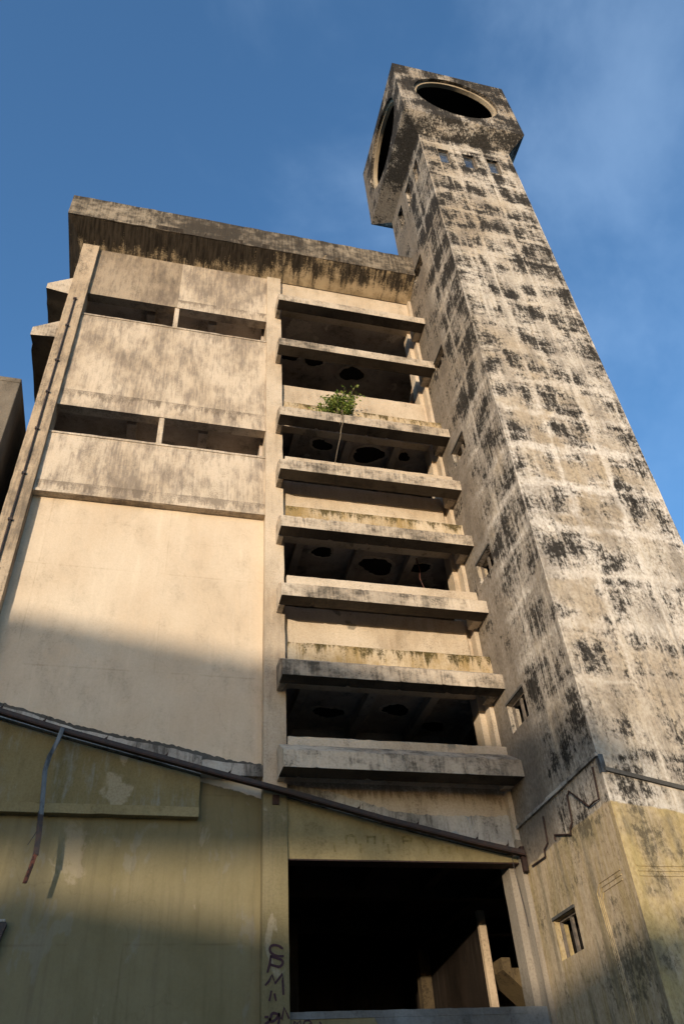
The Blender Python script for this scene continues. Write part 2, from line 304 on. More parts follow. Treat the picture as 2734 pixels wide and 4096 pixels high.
M['farwall'] = simple('far wall render', (0.42, 0.36, 0.28), (0.34, 0.29, 0.22), 1, 0.9)
M['bark'] = simple('bark', (0.22, 0.18, 0.125), (0.13, 0.10, 0.07), 20, 0.9)
def glass_mat():
    n = NT('dusty window glass'); f = n.noise(n.scaled(1, 1, 1), 4, 6, 0.6)
    n.bsdf.inputs['Specular IOR Level'].default_value = 0.8
    m_ = n.finish(n.mix(n.ramp(f, 0.4, 0.6), (0.03, 0.035, 0.04), (0.09, 0.10, 0.11)), n.ramp(f, 0.3, 0.7, 0.05, 0.22))
    n.bsdf.inputs['Specular IOR Level'].default_value = 1.0
    return m_
M['glass'] = glass_mat()
def leaf_mat():
    n = NT('leaves')
    f = n.noise(n.scaled(1, 1, 1), 9, 3, 0.6)
    c = n.mix(n.ramp(f, 0.35, 0.65), (0.06, 0.12, 0.018), (0.27, 0.31, 0.06))
    mt = n.finish(c, 0.5)
    tr = n.t.nodes.new('ShaderNodeBsdfTranslucent'); n.put(tr.inputs['Color'], n.mix(0.5, c, (0.16, 0.24, 0.03)))
    ms = n.t.nodes.new('ShaderNodeMixShader'); ms.inputs[0].default_value = 0.3
    n.t.links.new(n.bsdf.outputs[0], ms.inputs[1]); n.t.links.new(tr.outputs[0], ms.inputs[2]); n.t.links.new(ms.outputs[0], n.out.inputs['Surface'])
    return mt
M['leaf'] = leaf_mat()

# ------------------------------------------------------------------ mesh helpers
WPOS = {}
def place(o, parent=None):
    COL.objects.link(o)
    if parent is not None:
        o.parent = parent
        o.matrix_parent_inverse = Matrix.Translation(-WPOS[parent.name])
    WPOS[o.name] = Vector((0, 0, 0))
    return o
def thing(name, loc, label, cat, group=None):
    o = bpy.data.objects.new(name, None); o.location = loc; o.empty_display_size = 0.3
    COL.objects.link(o); WPOS[o.name] = Vector(loc)
    o['label'] = label; o['category'] = cat
    if group: o['group'] = group
    return o
def tag(o, label=None, cat=None, group=None, kind=None):
    for k, v in (('label', label), ('category', cat), ('group', group), ('kind', kind)):
        if v: o[k] = v
    return o
def build(name, verts, faces, mat, parent=None, bevel=0.0, recalc=True, smooth=False):
    me = bpy.data.meshes.new(name); me.from_pydata([tuple(v) for v in verts], [], faces)
    if recalc:
        bm = bmesh.new(); bm.from_mesh(me)
        bmesh.ops.remove_doubles(bm, verts=bm.verts, dist=1e-5)
        bmesh.ops.recalc_face_normals(bm, faces=bm.faces); bm.to_mesh(me); bm.free()
    me.materials.append(M[mat])
    if smooth:
        for p in me.polygons: p.use_smooth = True
    o = bpy.data.objects.new(name, me); place(o, parent)
    if bevel:
        b = o.modifiers.new('edge', 'BEVEL'); b.width = bevel; b.segments = 2; b.limit_method = 'ANGLE'; b.angle_limit = math.radians(40)
    return o
BF = [(0, 1, 2, 3), (4, 7, 6, 5), (0, 4, 5, 1), (1, 5, 6, 2), (2, 6, 7, 3), (3, 7, 4, 0)]
def bverts(x0, x1, y0, y1, z0, z1):
    return [(x0, y0, z0), (x1, y0, z0), (x1, y0, z1), (x0, y0, z1), (x0, y1, z0), (x1, y1, z0), (x1, y1, z1), (x0, y1, z1)]
class MB:
    def __init__(s): s.v = []; s.f = []
    def add(s, v, f):
        k = len(s.v); s.v += list(v); s.f += [tuple(i + k for i in q) for q in f]
    def box(s, *a): s.add(bverts(*a), BF)
    def build(s, name, mat, parent=None, **k): return build(name, s.v, s.f, mat, parent, **k)
def box(name, b, mat, parent=None, bevel=0.012):
    return build(name, bverts(*b), BF, mat, parent, bevel)

def extrude(name, prof, axis, a0, a1, mat, parent=None, seg=0.25, jit=0.006, chip=0.02, pch=0.12):
    """closed profile swept along an axis with slightly worn, chipped edges. prof: points in the other two axes."""
    n = max(1, int(abs(a1 - a0) / seg)); V = []; F = []; k = len(prof)
    cx = sum(p[0] for p in prof) / k; cy = sum(p[1] for p in prof) / k
    for i in range(n + 1):
        t = a0 + (a1 - a0) * i / n
        if 0 < i < n: t += random.uniform(-0.3, 0.3) * seg
        for (p, q) in prof:
            d = math.hypot(p - cx, q - cy) or 1
            c = random.uniform(-jit, jit) - (random.uniform(0, chip) if random.random() < pch else 0)
            if i in (0, n): c = min(c, 0) * 0.3
            pp = p + (p - cx) / d * c; qq = q + (q - cy) / d * c
            V.append({'x': (t, pp, qq), 'y': (pp, t, qq), 'z': (pp, qq, t)}[axis])
    for i in range(n):
        for j in range(k):
            a = i * k + j; b = i * k + (j + 1) % k
            F.append((a, b, b + k, a + k))
    F.append(tuple(range(k))); F.append(tuple(n * k + j for j in range(k)))
    return build(name, V, F, mat, parent)
def rbox(name, b, axis, mat, parent=None, **kw):
    x0, x1, y0, y1, z0, z1 = b
    pr, a0, a1 = {'x': ([(y0, z0), (y1, z0), (y1, z1), (y0, z1)], x0, x1), 'y': ([(x0, z0), (x1, z0), (x1, z1), (x0, z1)], y0, y1), 'z': ([(x0, y0), (x1, y0), (x1, y1), (x0, y1)], z0, z1)}[axis]
    return extrude(name, pr, axis, a0, a1, mat, parent, **kw)

def wall(name, axis, u0, u1, v0, v1, w0, w1, holes, mat, parent=None, grid=1.0, jit=0.0):
    """slab with rectangular openings. axis 'y': u=x v=z w=y ; axis 'x': u=y v=z w=x ; w0 is the outer face"""
    us = {u0, u1}; vs = {v0, v1}
    for (a, b, c, d) in holes: us |= {a, b}; vs |= {c, d}
    def fill(s, a, b):
        s = sorted(s); r = []
        for p, q in zip(s, s[1:]):
            k = max(1, int((q - p) / grid)); r += [p + (q - p) * i / k for i in range(k)]
        return r + [s[-1]]
    us = fill(us, u0, u1); vs = fill(vs, v0, v1); V = []; F = []; idx = {}
    def P(i, j, k):
        key = (i, j, k)
        if key not in idx:
            u, v = us[i], vs[j]; wv = w0 if k == 0 else w1
            du = dv = 0
            if jit and (i in (0, len(us) - 1)) and 0 < j < len(vs) - 1: du = random.uniform(-jit, jit * 0.3) * (1 if i else -1)
            idx[key] = len(V); V.append((u + du, wv, v) if axis == 'y' else (wv, u + du, v))
        return idx[key]
    def solid(i, j):
        if not (0 <= i < len(us) - 1 and 0 <= j < len(vs) - 1): return False
        cu, cv = (us[i] + us[i + 1]) / 2, (vs[j] + vs[j + 1]) / 2
        return not any(a < cu < b and c < cv < d for a, b, c, d in holes)
    for i in range(len(us) - 1):
        for j in range(len(vs) - 1):
            if not solid(i, j): continue
            for k in (0, 1): F.append((P(i, j, k), P(i + 1, j, k), P(i + 1, j + 1, k), P(i, j + 1, k)))
            if not solid(i - 1, j): F.append((P(i, j, 0), P(i, j + 1, 0), P(i, j + 1, 1), P(i, j, 1)))
            if not solid(i + 1, j): F.append((P(i + 1, j, 0), P(i + 1, j + 1, 0), P(i + 1, j + 1, 1), P(i + 1, j, 1)))
            if not solid(i, j - 1): F.append((P(i, j, 0), P(i + 1, j, 0), P(i + 1, j, 1), P(i, j, 1)))
            if not solid(i, j + 1): F.append((P(i, j + 1, 0), P(i + 1, j + 1, 0), P(i + 1, j + 1, 1), P(i, j + 1, 1)))
    return build(name, V, F, mat, parent)

def prism(name, pts, axis, w0, w1, mat, parent=None, bevel=0.0):
    k = len(pts); V = []
    for wv in (w0, w1):
        for (u, v) in pts: V.append((u, wv, v) if axis == 'y' else ((wv, u, v) if axis == 'x' else (u, v, wv)))
    F = [tuple(range(k)), tuple(range(2 * k - 1, k - 1, -1))] + [(i, (i + 1) % k, k + (i + 1) % k, k + i) for i in range(k)]
    return build(name, V, F, mat, parent, bevel)
def ragged(pts, step=0.05, amp=0.02):
    r = []
    for (a, b) in zip(pts, pts[1:]):
        n = max(1, int(math.dist(a, b) / step))
        for i in range(n):
            t = i / n; r.append((a[0] + (b[0] - a[0]) * t, a[1] + (b[1] - a[1]) * t + random.uniform(-amp, amp)))
    r.append(pts[-1]); return r
def tube(name, pts, rad, mat, parent=None, sides=6, into=None, flat=1.0):
    V = []; F = []; pts = [Vector(p) for p in pts]
    for i, p in enumerate(pts):
        d = (pts[min(i + 1, len(pts) - 1)] - pts[max(i - 1, 0)]).normalized()
        a = d.cross(Vector((0, 0, 1)) if abs(d.z) < 0.9 else Vector((0, 1, 0))).normalized(); b = d.cross(a)
        r = rad[i] if isinstance(rad, (list, tuple)) else rad
        for s in range(sides):
            t = 2 * math.pi * (s + 0.5) / sides; V.append(p + a * math.cos(t) * r + b * math.sin(t) * r * flat)
    for i in range(len(pts) - 1):
        for s in range(sides):
            a = i * sides + s; b = i * sides + (s + 1) % sides; F.append((a, b, b + sides, a + sides))
    F += [tuple(range(sides)), tuple((len(pts) - 1) * sides + s for s in range(sides))]
    if into is not None: into.add(V, F); return None
    return build(name, V, F, mat, parent)
def crom(pts, n=5):
    P = [Vector((p[0], 0, p[1])) for p in pts]; r = []
    for i in range(len(P) - 1):
        p0, p1, p2, p3 = P[max(i - 1, 0)], P[i], P[i + 1], P[min(i + 2, len(P) - 1)]
        for k in range(n):
            t = k / n
            r.append(0.5 * ((2 * p1) + (p2 - p0) * t + (2 * p0 - 5 * p1 + 4 * p2 - p3) * t * t + (3 * p1 - p0 - 3 * p2 + p3) * t ** 3))
    return r + [P[-1]]
def stroke(name, pts, y, wd, parent, sharp=False):
    c = [Vector((p[0], 0, p[1])) for p in pts] if sharp else crom(pts)
    V = []; F = []
    for i, p in enumerate(c):
        d = (c[min(i + 1, len(c) - 1)] - c[max(i - 1, 0)]); d = d.normalized() if d.length else Vector((1, 0, 0))
        nrm = Vector((-d.z, 0, d.x)); h = wd / 2 * random.uniform(0.85, 1.12)
        if i in (0, len(c) - 1): p = p + d * (wd * 0.3 if i else -wd * 0.3); h *= 0.8
        V += [(p.x + nrm.x * h, y, p.z + nrm.z * h), (p.x - nrm.x * h, y, p.z - nrm.z * h)]
    for i in range(len(c) - 1): F.append((2 * i, 2 * i + 1, 2 * i + 3, 2 * i + 2))
    V += [(a, b + 0.0015, cc) for a, b, cc in V]; k = len(c) * 2
    F += [tuple(j + k for j in f) for f in list(F)]
    return build(name, V, F, 'spray', parent)

# ------------------------------------------------------------------ ground
def sheet(name, b, z, mat, label=None):
    x0, x1, y0, y1 = b
    o = build(name, [(x0, y0, z), (x1, y0, z), (x1, y1, z), (x0, y1, z)], [(0, 1, 2, 3)], mat, recalc=False)
    o['kind'] = 'structure'; return o
sheet('ground', (-1500, 1500, -1500, 1500), 0.0, 'earth')
sheet('road', (-300, 300, -26, -15.2), 0.004, 'asphalt')
pv = box('pavement', (-300, 300, -15.2, -3.6, -0.05, 0.13), 'paving', None, 0.02); pv['kind'] = 'structure'

# ------------------------------------------------------------------ main building
B = thing('abandoned_building', (2.0, 0.0, 0.0), 'abandoned cream concrete building with horizontal ledges and dark glassless openings', 'building')
TOPW = 24.52
pillar = rbox('pillar', (2.18, 2.62, 0.0, 0.6, 0, TOPW), 'z', 'pillar', B, jit=0.004, chip=0.012)
pil = rbox('pilaster', (-3.6, -3.12, -0.05, 0.5, 0, TOPW), 'z', 'pilaster', B, jit=0.004, chip=0.012)
tag(pil, 'grimy pilaster at the left corner with a conduit running down it')
# conduit on the left pilaster
cd = MB()
tube('', [(-3.375, -0.075, 21.55), (-3.375, -0.075, 0.3)], 0.026, '', into=cd)
for zz in (21.5, 20.2, 18.65, 17.37, 16.0, 14.5, 13.1, 11.8): cd.box(-3.42, -3.33, -0.11, -0.04, zz - 0.03, zz + 0.03)
cd.build('conduit', 'darksteel', pil)

# upper wall panels left of the pillar, band windows between them
F0, F1 = 0.08, 0.36
def panel(z0, z1, mat, x0=-3.12, x1=2.18):
    return wall('wall_panel', 'y', x0, x1, z0, z1, F0, F1, [], mat, B, 0.5)
tag(panel(22.10, TOPW, 'panel_dark', -3.12, -0.52), 'grey stained wall panel under the cornice')
panel(22.10, TOPW, 'panel', -0.52, 2.18)
panel(17.15, 21.09, 'panel'); panel(14.14, 16.15, 'panel')
for z0, z1, zz in ((22.1, 22.16, 0), (17.15, 17.21, 0)): pass
rbox('drip_edge', (-3.12, 2.18, 0.045, 0.08, 14.14, 14.22), 'x', 'panel', B)
for z0, z1 in ((21.09, 22.10), (16.15, 17.15)):
    box('mullion', (-0.585, -0.45, 0.10, 0.34, z0, z1), 'panel', B)
    rbox('sill', (-3.12, 2.18, 0.06, 0.078, z0 - 0.06, z0 + 0.004), 'x', 'panel', B)
wall('lower_wall', 'y', -3.12, 2.18, 0.0, 14.14, 0.25, 0.5, [], 'lower', B, 0.8)

# cornice (upstanding band with a sloping soffit, returned round the left corner)
YC, XL, ZB, ZT = -0.75, -4.12, 24.95, 26.07
def cornice_band():
    n = 46; V = []; F = []
    xs = [XL + (7.095 - XL) * i / n for i in range(n + 1)]
    for i, x in enumerate(xs):
        j = lambda a: random.uniform(-a, a) if 0 < i < n else 0
        V += [(x, YC + j(.008), ZB + j(.012)), (x, YC + j(.008), ZT + j(.014)), (x, YC + 0.35, ZT), (x, YC + 0.35, ZB)]
    for i in range(n):
        for q in range(4): F.append((4 * i + q, 4 * i + (q + 1) % 4, 4 * i + 4 + (q + 1) % 4, 4 * i + 4 + q))
    F += [(0, 1, 2, 3), tuple(4 * n + q for q in range(4))]
    c = build('cornice', V, F, 'cornice', B)
    tag(c, 'blackened concrete cornice along the roof edge')
    box('cornice_return', (XL, XL + 0.35, YC + 0.352, 9.0, ZB, ZT), 'cornice', c)
    return c
cor = cornice_band()
build('soffit', [(XL + .004, YC + .004, ZB + .01), (7.095, YC + .004, ZB + .01), (7.095, 0.12, 24.50), (-3.6, 0.12, 24.50), (7.095, 0.12, 25.2), (XL + .004, 0.12, 25.2), (XL + .004, YC + .004, 25.2), (7.095, YC + .004, 25.2), (-3.6, 0.12, 25.2)],
      [(0, 1, 2, 3), (1, 7, 4, 2), (6, 0, 3), (6, 3, 8), (6, 8, 4, 7), (0, 6, 7, 1), (2, 4, 8, 3)], 'soffit', cor, recalc=True)
build('soffit', [(XL + .004, YC + .006, ZB + .01), (-3.601, 0.121, 24.50), (-3.601, 9.0, 24.50), (XL + .004, 9.0, ZB + .01), (XL + .004, YC + .006, 25.2), (-3.601, .121, 25.2), (-3.601, 9, 25.2), (XL + .004, 9, 25.2)],
      [(0, 1, 2, 3), (4, 7, 6, 5), (0, 4, 5, 1), (1, 5, 6, 2), (2, 6, 7, 3), (3, 7, 4, 0)], 'soffit', cor)

# projecting ledges of the open bay, numbered from the top
LED = [(22.24, 22.53), (20.0, 20.31), (17.01, 17.33), (15.04, 15.37), (13.21, 13.53), (11.29, 11.61), (9.40, 9.73), (7.53, 7.86)]
LX0, LX1 = 2.43, 7.098
ledges = []
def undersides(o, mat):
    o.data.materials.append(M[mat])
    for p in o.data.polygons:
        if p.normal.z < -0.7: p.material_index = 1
for i, (z0, z1) in enumerate(LED):
    back = -0.32 if i != 7 else -0.2
    rise = (0.7 + back) * 0.66
    top = z1 + (0.5 if i % 2 else 0.66)
    if i in (0, 1): top = z1 + rise + 0.02
    l = extrude('ledge', [(-0.70, z0), (back, z0 + 0.02), (back, z1 + rise), (-0.70, z1)], 'x', LX0, LX1, 'ledge', B, seg=0.06, jit=0.003, chip=0.035 if i > 1 else 0.012, pch=0.07)
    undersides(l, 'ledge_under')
    if top > z1 + rise + 0.05:
        rbox('upstand', (LX0 + 0.19, LX1 - 0.002, back, back + 0.1, z1 + rise - 0.02, top), 'x', 'upstand' if i % 2 == 0 else 'spandrel', l, seg=0.2, jit=0.004)
    box('end_bracket', (LX0, LX0 + 0.13, back + 0.001, 0.002, z0 + 0.01, z1 + rise - 0.01), 'ledge', l)
    box('end_bracket', (LX1 - 0.22, LX1 - 0.004, back + 0.001, 0.05, z0 + 0.01, z1 + rise - 0.01), 'ledge', l)
    ledges.append(l)

# spandrel walls behind the ledges
WY0, WY1 = 0.15, 0.38
for z0, z1 in ((9.70, 11.60), (13.62, 15.46), (17.52, 19.27)):
    n = 26; prof = [(2.62, z0), (6.87, z0)] + [(6.87 - (6.87 - 2.62) * k / n, z1 + random.uniform(-.008, .008)) for k in range(n + 1)]
    prism('spandrel_wall', prof, 'y', WY0, WY1, 'spandrel', B)
wall('spandrel_wall', 'y', 2.62, 7.098, 22.98, 24.6, WY0, WY1, [], 'spandrel', B)
wall('spandrel_wall', 'y', 2.62, 7.098, 6.95, 7.95, WY0, WY1, [], 'spandrel', B)
# right pilaster of the bay, stepped against the tower
rp = rbox('pilaster', (6.87, 7.098, 0.26, 0.62, 0, TOPW), 'z', 'pillar_grey', B, jit=0.004, chip=0.01)
rbox('nib', (7.0, 7.097, 0.0, 0.258, 0, TOPW), 'z', 'pillar_grey', rp, jit=0.004, chip=0.01)

# sign band and parapet of the lowest opening, steel lintel angle
def rail_z(x):
    P = [(-3.2, 8.72), (-2.6, 8.575), (-1.53, 8.28), (1.0, 7.66), (2.6, 7.29), (4.4, 6.84), (6.1, 6.47), (7.06, 6.28)]
    for a, b in zip(P, P[1:]):
        if a[0] <= x <= b[0]: return a[1] + (b[1] - a[1]) * (x - a[0]) / (b[0] - a[0])
    return P[0][1] if x < P[0][0] else P[-1][1]
sb = prism('sign_band', [(2.62, 6.19), (6.995, 6.19), (6.995, 6.31)] + [(6.9 - k * 0.4, rail_z(6.9 - k * 0.4) - 0.02) for k in range(11)] + [(2.62, rail_z(2.62) - 0.02)], 'y', 0.06, 0.40, 'signband', B)
tag(sb, 'olive yellow sign band with ghosts of removed letters')
box('lintel_angle', (2.621, 6.99, 0.045, 0.36, 6.165, 6.189), 'rust', sb, 0.0)
pp = wall('parapet', 'y', 2.622, 7.098, 0, 3.80, 0.10, 0.32, [], 'lower', B)
rbox('coping', (2.622, 7.097, 0.085, 0.34, 3.80, 3.90), 'x', 'parapet', pp, seg=0.15, jit=0.008, chip=0.02)
prism('cement_patch', ragged([(4.0, 3.802), (4.15, 3.5), (4.3, 3.0)], 0.08, 0.01) + [(7.09, 3.0), (7.09, 3.802)], 'y', 0.092, 0.099, 'parapet', pp)

# broken plaster line and old roof flashing above the steel rail
prism('torn_plaster_edge', ragged([(-3.119, 9.06), (-2.7, 8.95), (-2.14, 8.80), (-1.29, 8.56), (-0.44, 8.40), (0.47, 8.27), (1.55, 8.02), (2.178, 7.96)], 0.045, 0.018)
      + ragged([(2.178, 7.86), (1.5, 7.93), (0.47, 8.13), (-0.44, 8.27), (-1.29, 8.42), (-2.14, 8.68), (-3.119, 8.90)], 0.06, 0.014), 'y', 0.212, 0.2495, 'cement', B)
prism('flashing_band', ragged([(-3.119, 8.93), (-2.14, 8.70), (-1.29, 8.44), (-0.44, 8.29), (0.47, 8.15), (1.04, 8.02)], 0.09, 0.012)
      + [(1.04, rail_z(1.04) + 0.03), (-1.3, rail_z(-1.3) + .03), (-3.119, rail_z(-3.119) + .03)], 'y', 0.10, 0.2485, 'rubble', B)
tag(prism('flashing_band', ragged([(1.045, 7.93), (1.6, 7.885), (2.178, 7.86)], 0.08, 0.01) + [(2.178, 7.64), (1.045, 7.66)], 'y', 0.03, 0.248, 'rubble', B), 'short grey white moulding left of the pillar')
prism('torn_plaster_edge', ragged([(2.622, 7.56), (3.47, 7.42), (3.94, 7.29), (4.64, 7.10), (5.23, 7.04), (6.0, 7.04), (6.99, 7.07)], 0.05, 0.02)
      + [(6.99, 6.42)] + [(6.8 - k * 0.5, rail_z(6.8 - k * .5) + 0.03) for k in range(9)] + [(2.622, rail_z(2.62) + 0.03)], 'y', 0.085, 0.1495, 'rubble', B)

# olive fascia box with a bottom moulding
fa = prism('fascia', [(-3.115, 7.06), (1.044, 7.06), (1.044, rail_z(1.02) - 0.03), (-0.5, rail_z(-.5) - 0.03), (-1.6, rail_z(-1.6) - .03), (-3.115, rail_z(-3.115) - 0.03)], 'y', 0.12, 0.2497, 'fascia', B, 0.01)
tag(fa, 'olive painted fascia box with flaking blue grey patches')
rbox('moulding', (-3.115, 1.046, 0.085, 0.2495, 6.89, 7.059), 'x', 'signband', fa, seg=0.2, jit=0.004)

# floors, ceilings, beams and columns seen through the openings
def spall(parent, cx, cy, z, r):
    k = 30; out_ = []; inn = []; p1, p2, sx = random.uniform(0, 6), random.uniform(0, 6), random.uniform(0.9, 1.35)
    for q in range(k):
        a = 2 * math.pi * q / k; j = 1 + 0.14 * math.sin(2 * a + p1) + 0.09 * math.sin(3 * a + p2) + random.uniform(-0.05, 0.05); jj = j + random.uniform(-0.07, 0.04)
        out_.append((cx + math.cos(a) * r * 1.22 * j * sx, cy + math.sin(a) * r * j)); inn.append((cx + math.cos(a) * r * 0.98 * jj * sx, cy + math.sin(a) * r * 0.80 * jj))
    o = prism('spalled_plaster', out_, 'z', z - 0.014, z - 0.001, 'palep', parent); prism('spalled_hollow', inn, 'z', z - 0.018, z - 0.0145, 'blackroom', parent)
def slab(z, x0=2.3, x1=9.6, y0=0.4, y1=9.0, beams=True, th=0.22, mat='soot', bmat='beam'):
    s = box('floor_slab', (x0, x1, y0, y1, z, z + th), mat, B, 0)
    if beams:
        for yy in (2.6, 5.4):
            box('ceiling_beam', (x0 + 0.01, x1 - 0.01, yy, yy + 0.26, z - 0.34, z - 0.001), bmat, s)
        for xx in (3.0, 4.5, 5.9, 7.3):
            for ya, yb in ((0.42, 2.599), (2.861, 5.399), (5.661, 8.98)):
                box('ceiling_beam', (xx, xx + 0.2, ya, yb, z - 0.20, z - 0.002), bmat, s)
    return s
for z, sp in ((9.92, ((3.9, 1.7, .3), (5.4, 1.4, .32), (6.5, 2.1, .26))), (13.84, ((3.75, 0.85, .22), (5.25, 1.2, .42), (6.35, 1.1, .25))), (17.74, ((3.9, 0.85, .25), (5.3, 1.0, .38), (6.35, 0.9, .2)))):
    s_ = slab(z)
    for cx, cy, r in sp: spall(s_, cx, cy, z, r)
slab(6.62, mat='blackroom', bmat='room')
s_ = slab(23.1, beams=False)
for cx, cy, r in ((3.2, 1.9, .33), (4.1, 2.0, .3), (5.5, 2.3, .4)): spall(s_, cx, cy, 23.1, r)
for z in (22.35, 17.45): slab(z, -3.3, 2.1, 0.37, 9.0, beams=False, mat='beam')
for z in (20.7, 15.7): slab(z, -3.3, 2.1, 0.37, 9.0, beams=False)
for (xa, xb, z0, z1) in ((-3.3, 2.1, 15.93, 17.44), (-3.3, 2.1, 20.93, 22.34)):
    ip = box('partition', (xa, xb, 2.2, 2.35, z0, z1), 'soot', B, 0)
    box('rib', (0.45, 0.7, 0.5, 2.19, z1 - 0.25, z1 - 0.001), 'beam', ip)
    box('rib', (-1.4, -1.15, 0.5, 2.19, z1 - 0.25, z1 - 0.001), 'beam', ip)
box('side_wall', (-3.597, -3.3, 0.501, 9.0, 0, TOPW), 'neighbour', B, 0)
box('party_wall', (2.101, 2.299, 0.601, 9.0, 6.9, TOPW), 'soot', B, 0)
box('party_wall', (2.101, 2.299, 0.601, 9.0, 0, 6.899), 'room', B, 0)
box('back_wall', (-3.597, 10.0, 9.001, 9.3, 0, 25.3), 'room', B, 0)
box('end_wall', (9.601, 10.0, 0.4, 9.0, 0, 25.3), 'soot', B, 0)
box('roof', (-3.7, 10.0, 0.121, 9.3, 25.31, 25.5), 'soot', B, 0)
wall('hidden_wall', 'y', 7.1, 10.0, 0, 25.3, 0.25, 0.39, [], 'soot', B, 3)
for xx, yy in ((5.2, 4.6), (8.6, 4.6)):
    for z0, z1 in ((10.2, 13.8), (14.1, 17.7), (18.0, 23.0)):
        box('column', (xx, xx + 0.4, yy, yy + 0.4, z0, z1), 'beam', B)
# ground hall behind the lowest opening
hw = box('hall_wall', (7.36, 7.48, 3.3, 8.99, 2.2, 6.21), 'room', B)
box('jamb', (7.34, 7.50, 3.17, 3.299, 2.2, 6.21), 'jamb', hw)
box('hall_pier', (7.08, 7.355, 6.6, 6.9, 2.2, 6.21), 'stairm', hw)
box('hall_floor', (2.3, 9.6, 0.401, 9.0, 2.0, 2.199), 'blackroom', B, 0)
box('hall_pier', (3.15, 3.6, 4.2, 4.6, 2.2, 6.21), 'room', B)
st = thing('stair', (8.3, 3.0, 2.2), 'short stair flight with crumbling stepped edge inside the dark hall behind the parapet', 'stair')
stp = [(7.52, 5.20)]
for k in range(9):
    stp += [(7.52 + 0.19 * (k + 1), 5.20 - 0.19 * k), (7.52 + 0.19 * (k + 1), 5.20 - 0.19 * (k + 1))]
stp += [(9.59, 3.40), (9.59, 3.1), (7.52, 4.98)]
prism('flight', stp, 'y', 2.75, 3.6, 'stairm', st)
# graffiti and rusted box on the pillar
G = [[(2.51, 4.77), (2.44, 4.81), (2.36, 4.82), (2.31, 4.79), (2.31, 4.73), (2.35, 4.69), (2.43, 4.66), (2.52, 4.66)],
     [(2.32, 4.66), (2.30, 4.54), (2.27, 4.44)], [(2.32, 4.66), (2.42, 4.63), (2.50, 4.60), (2.51, 4.55), (2.46, 4.51), (2.39, 4.52), (2.32, 4.54)],
     [(2.24, 4.26), (2.29, 4.31), (2.34, 4.40), (2.39, 4.28), (2.51, 4.41), (2.51, 4.31), (2.52, 4.13)], [(2.33, 4.17), (2.30, 4.05)], [(2.38, 4.13), (2.40, 4.05)],
     [(2.235, 3.83), (2.275, 3.83)], [(2.24, 3.74), (2.30, 3.78), (2.34, 3.87), (2.41, 3.87), (2.43, 3.84), (2.39, 3.79), (2.33, 3.77), (2.31, 3.80)],
     [(2.43, 3.70), (2.45, 3.80), (2.45, 3.87)], [(2.45, 3.87), (2.49, 3.79), (2.53, 3.95), (2.60, 3.81)]]
for i, g in enumerate(G):
    stroke('graffiti_stroke', g, -0.012, 0.038, pillar, sharp=(i in (3, 4, 5, 6, 9)))
for g in ([(2.69, 3.70), (2.71, 3.78), (2.75, 3.74), (2.80, 3.79), (2.81, 3.70)], [(2.84, 3.70), (2.87, 3.78), (2.94, 3.785), (2.98, 3.75), (2.93, 3.73)], [(3.11, 3.76), (3.14, 3.72)]):
    stroke('graffiti_stroke', g, 0.096, 0.028, pp, sharp=True)
def gz(px, py): return (3.18 + (px - 350) * 0.003716, 6.87 - (py - 760) * 0.0029 + 0.000045 * (px - 350))
for g in ([(490, 895), (492, 855), (520, 848), (538, 862), (540, 895)], [(598, 892), (600, 858)], [(634, 895), (636, 856)], [(680, 890), (682, 852)], [(600, 858), (636, 856)],
          [(782, 895), (780, 858), (806, 850), (826, 866)], [(782, 880), (822, 882)], [(858, 860), (880, 870), (896, 905)], [(970, 940), (985, 905), (972, 880)], [(1015, 955), (1016, 915)], [(1058, 945), (1056, 910)], [(430, 900), (432, 945)], [(560, 905), (561, 950)], [(700, 905), (702, 955)], [(905, 915), (906, 960)]):
    o_ = stroke('letter_ghost', [gz(*q) for q in g], 0.057, 0.05, sb, sharp=True); o_.data.materials[0] = M['ghost']
vb = box('vent_plate', (2.35, 2.47, -0.018, 0.01, 7.11, 7.29), 'rust', pillar, 0.004)

# ledges on the left side wall
for zt0, zt1, zr0, zr1, yf in ((21.92, 22.16, 21.8, 22.63, 0.0), (19.66, 20.0, 19.72, 20.46, 0.0)):
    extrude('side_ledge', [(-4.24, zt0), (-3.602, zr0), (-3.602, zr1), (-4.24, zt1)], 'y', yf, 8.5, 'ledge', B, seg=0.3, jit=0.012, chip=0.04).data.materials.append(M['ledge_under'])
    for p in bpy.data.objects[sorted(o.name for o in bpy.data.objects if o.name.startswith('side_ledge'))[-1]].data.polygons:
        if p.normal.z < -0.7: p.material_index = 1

# ------------------------------------------------------------------ clock tower
T = thing('clock_tower', (8.85, -1.5, 0.0), 'tall square mould blackened tower with flared top and round openings', 'tower')
TX0, TX1, TY0, TY1, TZ = 7.1, 10.6, -3.25, 0.2, 30.25
slits = [(24.62, 25.15), (19.68, 20.17), (15.93, 16.46), (12.12, 12.68), (8.45, 9.06), (4.42, 5.02)]
hl = [(-2.68, -2.30, 28.46, 29.52), (-1.76, -1.40, 28.46, 29.52), (-0.86, -0.48, 28.46, 29.52)] + [(-1.40, -0.60, a, b) for a, b in slits]
hf = [(7.68, 8.10, 28.33, 29.38), (8.60, 9.05, 28.33, 29.38), (9.53, 9.97, 28.33, 29.38)]
sl = wall('shaft_wall', 'x', TY0 + 0.002, TY1, 0, TZ, TX0, TX0 + 0.25, hl, 'tower', T, 0.6)
sf = wall('shaft_wall', 'y', TX0, TX1, 0, TZ, TY0, TY0 + 0.25, hf, 'tower', T, 0.6, 0.012)
wall('shaft_wall', 'x', TY0 + 0.251, TY1, 0, TZ, TX1, TX1 - 0.25, [], 'tower', T, 2)
wall('shaft_wall', 'y', TX0 + 0.251, TX1 - 0.251, 0, TZ, TY1 - 0.002, TY1 - 0.25, [], 'tower', T, 2)
